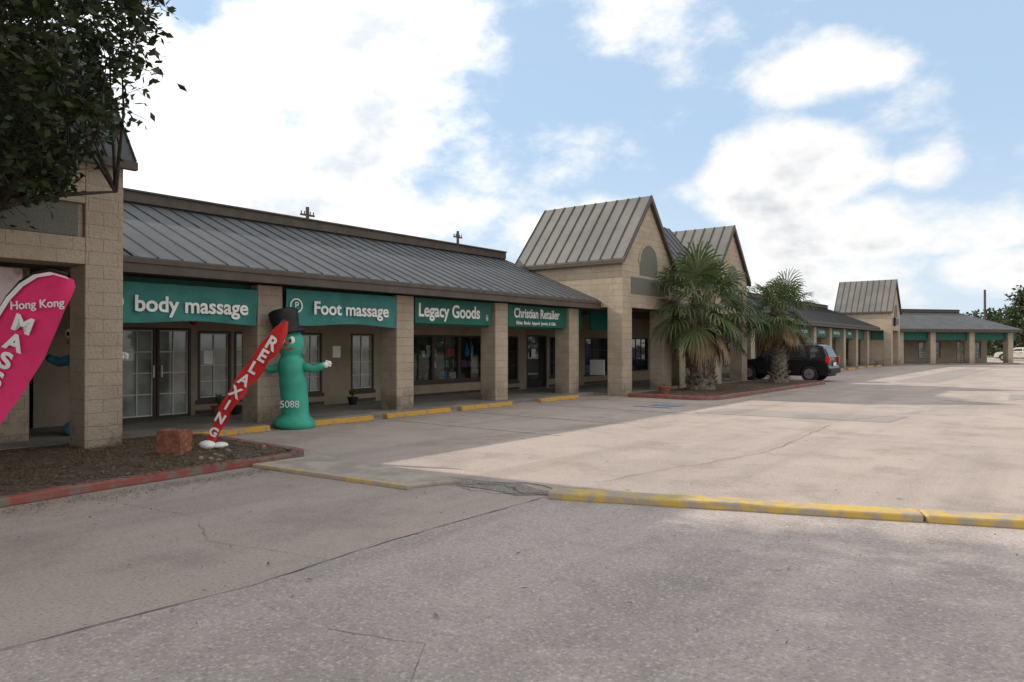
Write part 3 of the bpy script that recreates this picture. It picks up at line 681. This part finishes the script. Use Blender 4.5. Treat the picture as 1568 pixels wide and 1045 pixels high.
# ------------------------------------------------------------ cars
def car(name, Xr, Yc, flip, paint, L=4.45, H=1.66, W=1.78):
    e = group(name, (Xr-L/2*flip, Yc, 0))
    def P(lx, ly, z): return (Xr-lx*flip, Yc+ly, z)
    M_p = mat(name+'_paint', paint, tuple(x*.9 for x in paint), rough=.22, spec=.6)
    hw = W/2; kx = L/4.45
    low = [(.06,.34),(.0,.5),(.0,.62),(.04,.72),(.05,1.0),(3.2,1.02),(4.12,.93),(4.36,.82),(4.45,.6),(4.42,.36)]
    pr = [(x*kx,z) for x,z in low]
    arch = lambda cx: [(cx+.42*math.cos(math.radians(a)), .34+.42*math.sin(math.radians(a))) for a in range(0,181,20)]
    prof = pr + [(p[0],max(p[1],.30)) for p in arch(3.62*kx)] + [(p[0],max(p[1],.30)) for p in arch(.85*kx)]
    b = B(); b.prism([P(x,-hw,z) for x,z in prof],(0,W,0)); b.out('body', M_p, e, bevel=.035)
    B().box(min(Xr-.1*flip,Xr-(L-.1)*flip),max(Xr-.1*flip,Xr-(L-.1)*flip),Yc-hw+.25,Yc+hw-.25,.25,.9).out('underbody', M_black, e)
    gh = [(.05,.985),(.14,1.2),(.32,H-.06),(.55,H),(2.2,H),(2.55,H-.04),(3.3,1.0)]
    V=[];F=[];n=len(gh)
    for sg in (-1,1):
        for x,z in gh:
            yy = hw-.03-(z-1.0)/(H-1.0)*.17; V.append(P(x*kx,sg*yy,z))
    F.append(tuple(range(n)));F.append(tuple(range(2*n-1,n-1,-1)))
    for i in range(n): j=(i+1)%n;F.append((i,j,n+j,n+i))
    mesh('cabin',V,F,M_p,e,bevel=.03)
    def yy(z): return hw-.03-(z-1.0)/(H-1.0)*.17+.006
    zt = H-.12
    for sg in (-1,1):
        for q in ([(.28,1.06),(.85,1.06),(.9,zt),(.44,zt)],[(.97,1.06),(1.85,1.06),(1.85,zt),(1.0,zt)],[(1.95,1.06),(2.95,1.06),(2.55,zt-.04),(1.95,zt)]):
            B().poly([P(x*kx,sg*yy(z),z) for x,z in q]).out('side_window', M_glassd, e)
        for cx in (.85,3.62):
            x = Xr-cx*kx*flip
            B().tube([(x,Yc+sg*(hw-.22),.36),(x,Yc+sg*(hw-.02),.36),(x,Yc+sg*(hw+.01),.36)],[.36,.36,.33],28).out('tyre', M_black, e)
            bb = B().tube([(x,Yc+sg*(hw-.05),.36),(x,Yc+sg*(hw+.012),.36)],[.235,.225],24)
            bb.out('rim', M_alloy, e)
            bb = B()
            for k in range(6):
                a=k*math.pi/3; bb.beam((x,Yc+sg*(hw+.022),.36),(x+.21*math.cos(a),Yc+sg*(hw+.022),.36+.21*math.sin(a)),.05,.012,up=(0,1,0))
            bb.out('spokes', M_alloy, e)
        x0 = Xr+.012*flip; x1 = Xr-.16*flip
        B().box(min(x0,x1),max(x0,x1),Yc+sg*(hw-.09)-.10,Yc+sg*(hw-.09)+.098,.84,1.12).out('tail_light', M_tl, e, bevel=.02)
        xm = Xr-2.95*kx*flip
        B().box(xm-.08,xm+.08,Yc+sg*(hw+.06)-.09,Yc+sg*(hw+.06)+.09,1.06,1.2).out('mirror', M_p, e, bevel=.03)
        B().box(min(Xr-.6*flip,Xr-2.3*flip),max(Xr-.6*flip,Xr-2.3*flip),Yc+sg*(hw-.27)-.02,Yc+sg*(hw-.27)+.02,H+.02,H+.05).out('roof_rail', M_black, e)
        for hx in (1.15,2.1):
            xh = Xr-hx*kx*flip; B().box(xh-.08,xh+.08,Yc+sg*(hw+.012)-.012,Yc+sg*(hw+.012)+.012,.88,.91).out('door_handle', M_black, e)
    z0,z1=1.1,H-.16
    f = lambda z: .05+(z-.985)/(H-.06-.985)*.27
    B().poly([P(f(z0)-.035,-.66,z0),P(f(z0)-.035,.66,z0),P(f(z1)-.03,.58,z1),P(f(z1)-.03,-.58,z1)]).out('rear_window', M_glassd, e)
    B().poly([P(3.27,-.74,1.03),P(3.27,.74,1.03),P(2.63,.62,H-.07),P(2.63,-.62,H-.07)]).out('windscreen', M_glassd, e)
    x0=Xr+.06*flip;x1=Xr-.1*flip
    B().box(min(x0,x1),max(x0,x1),Yc-hw+.04,Yc+hw-.04,.38,.6).out('rear_bumper', M_black, e, bevel=.04)
    B().box(min(Xr+.02*flip,Xr-.01*flip),max(Xr+.02*flip,Xr-.01*flip),Yc-.2,Yc+.2,.72,.86).out('licence_plate', M_white, e)
    return e
M_tl = mat('tail_light_red', (.55,.02,.015), (.4,.01,.01), rough=.2)
M_alloy = mat('alloy',(.35,.35,.36),None,rough=.35,metal=.6)
car('parked_suv', -8.4, 34.4, 1, (.012,.012,.014))
car('parked_car', -2.2, 95.0, 1, (.6,.58,.5), H=1.45)

# ------------------------------------------------------------ trees
def leaves(name, C, s0, s1, mats, parent):
    C = np.asarray(C); n = len(C)
    a = rng.normal(size=(n,3)); a[:,2] *= .7; a /= np.linalg.norm(a,axis=1)[:,None]
    r = rng.normal(size=(n,3)); b = np.cross(a,r); b /= np.linalg.norm(b,axis=1)[:,None]
    s = rng.uniform(s0,s1,size=(n,1))
    V = np.stack([C, C+a*s*.5+b*s*.24, C+a*s, C+a*s*.5-b*s*.24],1).reshape(-1,3)
    me = bpy.data.meshes.new(name); me.vertices.add(4*n); me.vertices.foreach_set('co', V.ravel())
    me.loops.add(4*n); me.loops.foreach_set('vertex_index', np.arange(4*n)); me.polygons.add(n)
    me.polygons.foreach_set('loop_start', np.arange(n)*4); me.polygons.foreach_set('loop_total', np.full(n,4))
    me.update(calc_edges=True); me.validate()
    for m_ in mats: me.materials.append(m_)
    o = bpy.data.objects.new(name, me); link(o, parent); return o
def oak(name, base, th, tr_, zr, nlow, nhigh, zsplit, per, cl_r, s0, s1, zc, sc=1.0):
    e = group(name, base); bx = Vector(base); b = B()
    top = bx+Vector((.2,.1,th))
    b.tube([bx, bx+Vector((0,0,.25)), bx+Vector((.05,.05,th*.5)), top],[tr_*1.5,tr_*1.1,tr_*.9,tr_*.8],14)
    limbs = []
    for i in range(18):
        a = i*2.4+R_(-.3,.3); el = R_(.1,1.3)
        d = Vector((math.cos(a)*math.cos(el),math.sin(a)*math.cos(el),math.sin(el)))
        Ln = R_(2.2,3.4)*sc*(1+.5*math.sin(el)); P=[top]
        for k in range(1,7): P.append(P[-1]+(d+Vector((R_(-.25,.25),R_(-.25,.25),R_(-.1,.25)))).normalized()*Ln/6)
        b.tube(P,[tr_*.45*(1-k/6.6) for k in range(7)],8); limbs += P[2:]
    C = []; LP = np.array([tuple(p) for p in limbs]); cnt = 0; tot_ = nlow+nhigh
    while cnt < tot_:
        z = R_(zr[0],zsplit) if cnt < nlow else R_(zsplit,zr[1]); rmax = zc(z); a = R_(0,6.283); r = rmax*math.sqrt(R_(.1,1))
        p = bx+Vector((r*math.cos(a),r*math.sin(a),z))
        if math.sin(p.x*1.9+1)*math.sin(p.y*1.7+p.z*.9)*math.sin(p.z*1.8+.5) > .5: continue
        cnt += 1
        if cnt % 3 == 0:
            d = np.linalg.norm(LP-np.array(p),axis=1); q = Vector(LP[d.argmin()])
            if (q-p).length < 2.4*sc:
                mdp = q.lerp(p,.5)+Vector((R_(-.15,.15),R_(-.15,.15),R_(-.1,.2))); b.tube([q,mdp,p],[.028,.015,.006],5,False)
        out = (p-bx-Vector((0,0,z*.8))).normalized()
        for t in range(5):
            dd = (out*.5+Vector((R_(-1,1),R_(-1,1),R_(-.9,.7)))).normalized()*cl_r*R_(.6,1.5)
            b.tube([p,p+dd],[.006,.003],3,False)
            for q2 in range(per//5):
                f = R_(.1,1.08); C.append(tuple(p+dd*f+Vector((random.gauss(0,.07),random.gauss(0,.07),random.gauss(0,.07)))*cl_r*2))
    b.out('trunk_and_limbs', M_bark, e)
    leaves('foliage', C, s0, s1, [M_oak], e)
def zc1(z):
    if z < 4.9: return 3.05+(z-3.4)*.8
    if z < 6.6: return 4.2
    if z < 8: return 4.3+(z-6.6)*1.1
    return 5.9*math.sqrt(max(0,1-((z-8)/4.6)**2))
oak('oak_tree', (-10.3,.3,0.08), 2.6, .3, (3.3,12.4), 1750, 620, 6.8, 45, .36, .085,.15, zc1, 1.15)
def blobz(h, w): return lambda z: w*math.sqrt(max(.02,1-((z-h*.58)/(h*.46))**2))
oak('oak_tree', (-1.6,104,0), 2.6, .3, (2.0,8.2), 130, 180, 4.5, 40, .8, .35,.55, blobz(8.3,4.8), 1.1)
oak('oak_tree', (6,112,0), 2.6, .3, (2.0,7.8), 130, 180, 4.5, 40, .8, .35,.55, blobz(8,5), 1.1)
e = group('distant_trees', (10,150,0)); C = []; tb = B()
for i in range(60):
    px = -14+R_(-5,110)*(1 if i < 40 else .3); py = 150+R_(-8,25)-px*.35; h = R_(5,8.5); w = R_(3,5)
    tb.tube([(px,py,0),(px,py,h*.5)],[.3,.2],6)
    for k in range(34):
        a=R_(0,6.3); r=w*math.sqrt(R_(0,1)); z=R_(.5,h)*1.0; r*= math.sqrt(max(.1,1-((z-h*.5)/(h*.55))**2))
        cpt=(px+r*math.cos(a),py+r*math.sin(a),z)
        for q in range(12): C.append((cpt[0]+random.gauss(0,.5),cpt[1]+random.gauss(0,.5),max(.2,cpt[2]+random.gauss(0,.4))))
tb.out('trunks', M_bark, e); leaves('foliage', C, .7, 1.1, [M_oak], e)
# low hedge at the end of the lot
C = [(R_(-16,45), 120+R_(-.7,.7), R_(.1,1.3)) for _ in range(9000)]
leaves('hedge', C, .15, .3, [M_oak], None)

def palm(name, base, th, tr_, nf, R0, pet):
    e = group(name, base); bx = Vector(base)
    b = B(); n = 14; pts=[bx+Vector((.05*math.sin(i*.5),.04*math.cos(i*.7),th*i/n)) for i in range(n+1)]
    rad=[tr_*(1.35 if i==0 else (1.2 if i==1 else 1.08+.06*math.sin(i*1.7) - .25*(i/n))) for i in range(n+1)]
    b.tube(pts,rad,16)
    k=0; z=.12
    while z < th+.1:
        a = k*2.399; i = min(n,int(z/th*n)); r = rad[i]; d = Vector((math.cos(a),math.sin(a),0)); s=Vector((-d.y,d.x,0))
        p = pts[i]*1.0; p.z = base[2]+z; w = .085; p0 = p+d*r*.85; p1 = p+d*(r+R_(.04,.13))+Vector((0,0,R_(.1,.2)))
        b.prism([p0+s*w,p0-s*w,p1-s*w*.5,p1+s*w*.5],Vector((0,0,-.035))-d*.02)
        z += .013; k+=1
    b.out('trunk', M_palmt, e)
    top = pts[-1]; V=[];F=[];MI=[]
    for f in range(nf):
        a = f*2.399+R_(-.2,.2); u=(f+.5)/nf; el = math.radians(84-158*u**.85+R_(-8,8)); dead = el < math.radians(-46)
        d = Vector((math.cos(a)*math.cos(el),math.sin(a)*math.cos(el),math.sin(el))); side=Vector((-math.sin(a),math.cos(a),0)); nrm = d.cross(side)
        pl = pet*R_(.65,1.2)*(.75 if dead else 1); st = top+Vector((0,0,R_(-.3,.1)))+Vector((math.cos(a),math.sin(a),0))*tr_*.3; hub = st+d*pl-Vector((0,0,.12*pl))
        k=len(V); w=.015; V += [tuple(st+side*w),tuple(st-side*w),tuple(hub-side*w),tuple(hub+side*w)]; F.append((k,k+1,k+2,k+3)); MI.append(1 if dead else 0)
        nb=24; fR=R0*R_(.8,1.12); tw=R_(-.5,.5); side2=(side*math.cos(tw)+nrm*math.sin(tw))
        for j in range(nb):
            t = -1+2*j/(nb-1); an = t*math.radians(112 if not dead else 45)
            bd = (d*math.cos(an)+side2*math.sin(an)).normalized(); Lb=fR*(1-.35*abs(t)**2)*R_(.88,1.08)
            pp = bd.cross(nrm).normalized()*fR*.028; up_ = nrm*-(.04*((j%2)*2-1))*.5
            dr = R_(.14,.42)
            m1 = hub+bd*Lb*.5+Vector((0,0,.03))+up_; m2 = hub+bd*Lb*.8-Vector((0,0,.08*Lb)); m3 = hub+bd*Lb*(1-dr*.25)-Vector((0,0,dr*Lb))
            k=len(V); V += [tuple(hub),tuple(m1+pp),tuple(m1-pp),tuple(m2+pp*.7),tuple(m2-pp*.7),tuple(m3)]
            F += [(k,k+1,k+2),(k+1,k+3,k+4,k+2),(k+3,k+5,k+4)]; MI += [1 if dead else 0]*3
    rawmesh('fronds', V, F, [M_palm,M_palmd], e, MI)
palm('palm_tree', (-10.25,23.9,.08), 3.2, .38, 58, 1.25, 1.2)
palm('palm_tree', (-9.6,30.3,.08), 3.15, .30, 46, 1.0, .9)

def upole(x, y, h, w=1.2):
    e = group('utility_pole', (x,y,0))
    B().tube([(x,y,0),(x,y,h)],[.2,.15],10).out('pole', M_wood, e)
    B().box(x-.05,x+.05,y-w,y+w,h-.75,h-.6).out('crossarm', M_wood, e)
    b=B()
    for q in (-w+.1,-w*.4,w*.4,w-.1): b.tube([(x,y+q,h-.6),(x,y+q,h-.35)],[.05,.04],8)
    b.out('insulators', M_dark, e)
upole(-50.3,36.8,13.2,.7); upole(-53.9,59.4,14.4,.7); upole(-10.4,131,10.2,.8); upole(2,150,9.5,.8)
b=B(); b.tube([(-22,14,4.6),(-22,14,5.6)],[.12,.12],10).tube([(-22,14,5.6),(-22,14,5.7)],[.2,.2],10); b.out('roof_vent', M_brown, mall)

# ------------------------------------------------------------ sun, sky
sdir = Vector((-1,-.2,.66)).normalized()
sun = bpy.data.lights.new('sun','SUN'); sun.energy = 4.3; sun.angle = math.radians(.7); sun.color = (1,.93,.83)
so = bpy.data.objects.new('sun', sun); so.rotation_euler = (-sdir).to_track_quat('-Z','Y').to_euler(); so.location=(0,0,20); scene.collection.objects.link(so)
w = bpy.data.worlds.new('World'); scene.world = w; w.use_nodes = True; nt = w.node_tree
bg = nt.nodes['Background']; STR = .12; bg.inputs[1].default_value = STR
sky = nt.nodes.new('ShaderNodeTexSky'); sky.sky_type='NISHITA'; sky.sun_disc=False
sky.sun_elevation = math.asin(sdir.z); sky.sun_rotation = math.atan2(sdir.x, sdir.y) % (2*math.pi)
sky.air_density=1.0; sky.dust_density=.6; sky.ozone_density=1.5
tc = nt.nodes.new('ShaderNodeTexCoord').outputs['Generated']
sp = nt.nodes.new('ShaderNodeSeparateXYZ'); nt.links.new(tc, sp.inputs[0])
az = mth(nt,'ARCTAN2',sp.outputs[0],sp.outputs[1]); el = mth(nt,'ARCSINE',sp.outputs[2])
H0 = -math.radians(37.9)
def azel(px,py):
    t=(px-784)/1100; return H0+math.atan(t), math.atan((530-py)/1100*math.cos(math.atan(t)))
clouds = [(560,90,250,150,1.1),(380,240,330,120,1.0),(120,120,200,240,.8),(850,345,190,50,.7),(740,250,170,80,.5),(960,30,190,60,.35),(1270,95,140,55,.9),
          (1190,275,150,85,1.25),(1290,350,200,55,.95),(1425,265,60,40,.55),(1490,345,150,50,.7),(1540,415,160,38,.85),(740,125,50,60,.7),(560,330,300,60,.9),(1250,430,300,40,.6)]
tot = None
for px,py,wx,hy,wt in clouds:
    a,e_ = azel(px,py); k = math.cos(math.atan((px-784)/1100))
    sa = wx/1100*k*k; se = hy/1100*k
    A = mth(nt,'MULTIPLY_ADD',az,1/sa,-a/sa); A = mth(nt,'MULTIPLY',A,A)
    E = mth(nt,'MULTIPLY_ADD',el,1/se,-e_/se); E = mth(nt,'MULTIPLY_ADD',E,E,A)
    v = mth(nt,'MULTIPLY_ADD',E,-wt,1.35*wt)
    tot = mth(nt,'MAXIMUM',tot if tot is not None else 0.0,v)
mp = nt.nodes.new('ShaderNodeMapping'); mp.inputs['Scale'].default_value=(1,1,1.7); nt.links.new(tc, mp.inputs[0])
n1 = noise(nt, mp.outputs[0], 6, 8, .6)
n2 = noise(nt, mp.outputs[0], 6.5, 4, .55)
vd = nt.nodes.new('ShaderNodeVectorMath'); vd.operation='DOT_PRODUCT'; nt.links.new(tc, vd.inputs[0])
a_,e_ = azel(784,260); vd.inputs[1].default_value=(math.sin(a_)*math.cos(e_),math.cos(a_)*math.cos(e_),math.sin(e_))
outv = mr(nt, vd.outputs['Value'], .45, .78, 1.0, 0)  # mask for clouds added outside the view to light the shaded front
dens = mth(nt,'ADD',mth(nt,'ADD',tot,outv), mth(nt,'MULTIPLY',mth(nt,'SUBTRACT',n1,.5),4.2))
cf = mr(nt, dens, .05, 1.1)
vs = nt.nodes.new('ShaderNodeVectorMath'); vs.operation='DOT_PRODUCT'; nt.links.new(tc, vs.inputs[0]); vs.inputs[1].default_value=tuple(sdir)
glow = mth(nt,'POWER',mth(nt,'MAXIMUM',vs.outputs['Value'],0),3)
sh = mth(nt,'MULTIPLY',mr(nt, n2, .4,.62), mr(nt, dens, .8, 1.7))
lum = mth(nt,'ADD',mth(nt,'SUBTRACT',1.05,mth(nt,'MULTIPLY',sh,.34)),mth(nt,'MULTIPLY',glow,.8))
lum = mth(nt,'MULTIPLY_ADD',outv,.18,lum)  # unseen clouds made brighter for more fill light
cc_ = nt.nodes.new('ShaderNodeVectorMath'); cc_.operation='SCALE'
nt.links.new(mixc(nt, sh, (1,.99,.97), (.87,.925,1.0)), cc_.inputs[0]); nt.links.new(mth(nt,'DIVIDE',lum,STR), cc_.inputs['Scale'])
skyc = mixc(nt, .76, sky.outputs[0], (.56/STR,.76/STR,1.0/STR))
# pale haze low over the horizon
hz = mr(nt, el, .0, .30, .55, 0)
skyc = mixc(nt, hz, skyc, (.82/STR,.89/STR,.96/STR))
nt.links.new(mixc(nt, cf, skyc, cc_.outputs[0]), bg.inputs[0])
try:
    w.cycles.sampling_method = 'MANUAL'; w.cycles.sample_map_resolution = 512
except Exception: pass

# ------------------------------------------------------------ camera
cam = bpy.data.cameras.new('camera'); co_ = bpy.data.objects.new('camera', cam); scene.collection.objects.link(co_)
co_.location = (0,0,1.6); co_.rotation_euler = (math.radians(90.4),0,math.radians(37.9))
cam.sensor_width = 36; cam.lens = 25.26; cam.clip_end = 3000; cam.clip_start=.05
scene.camera = co_
scene.view_settings.view_transform='Standard'; scene.view_settings.look='None'; scene.view_settings.exposure=0
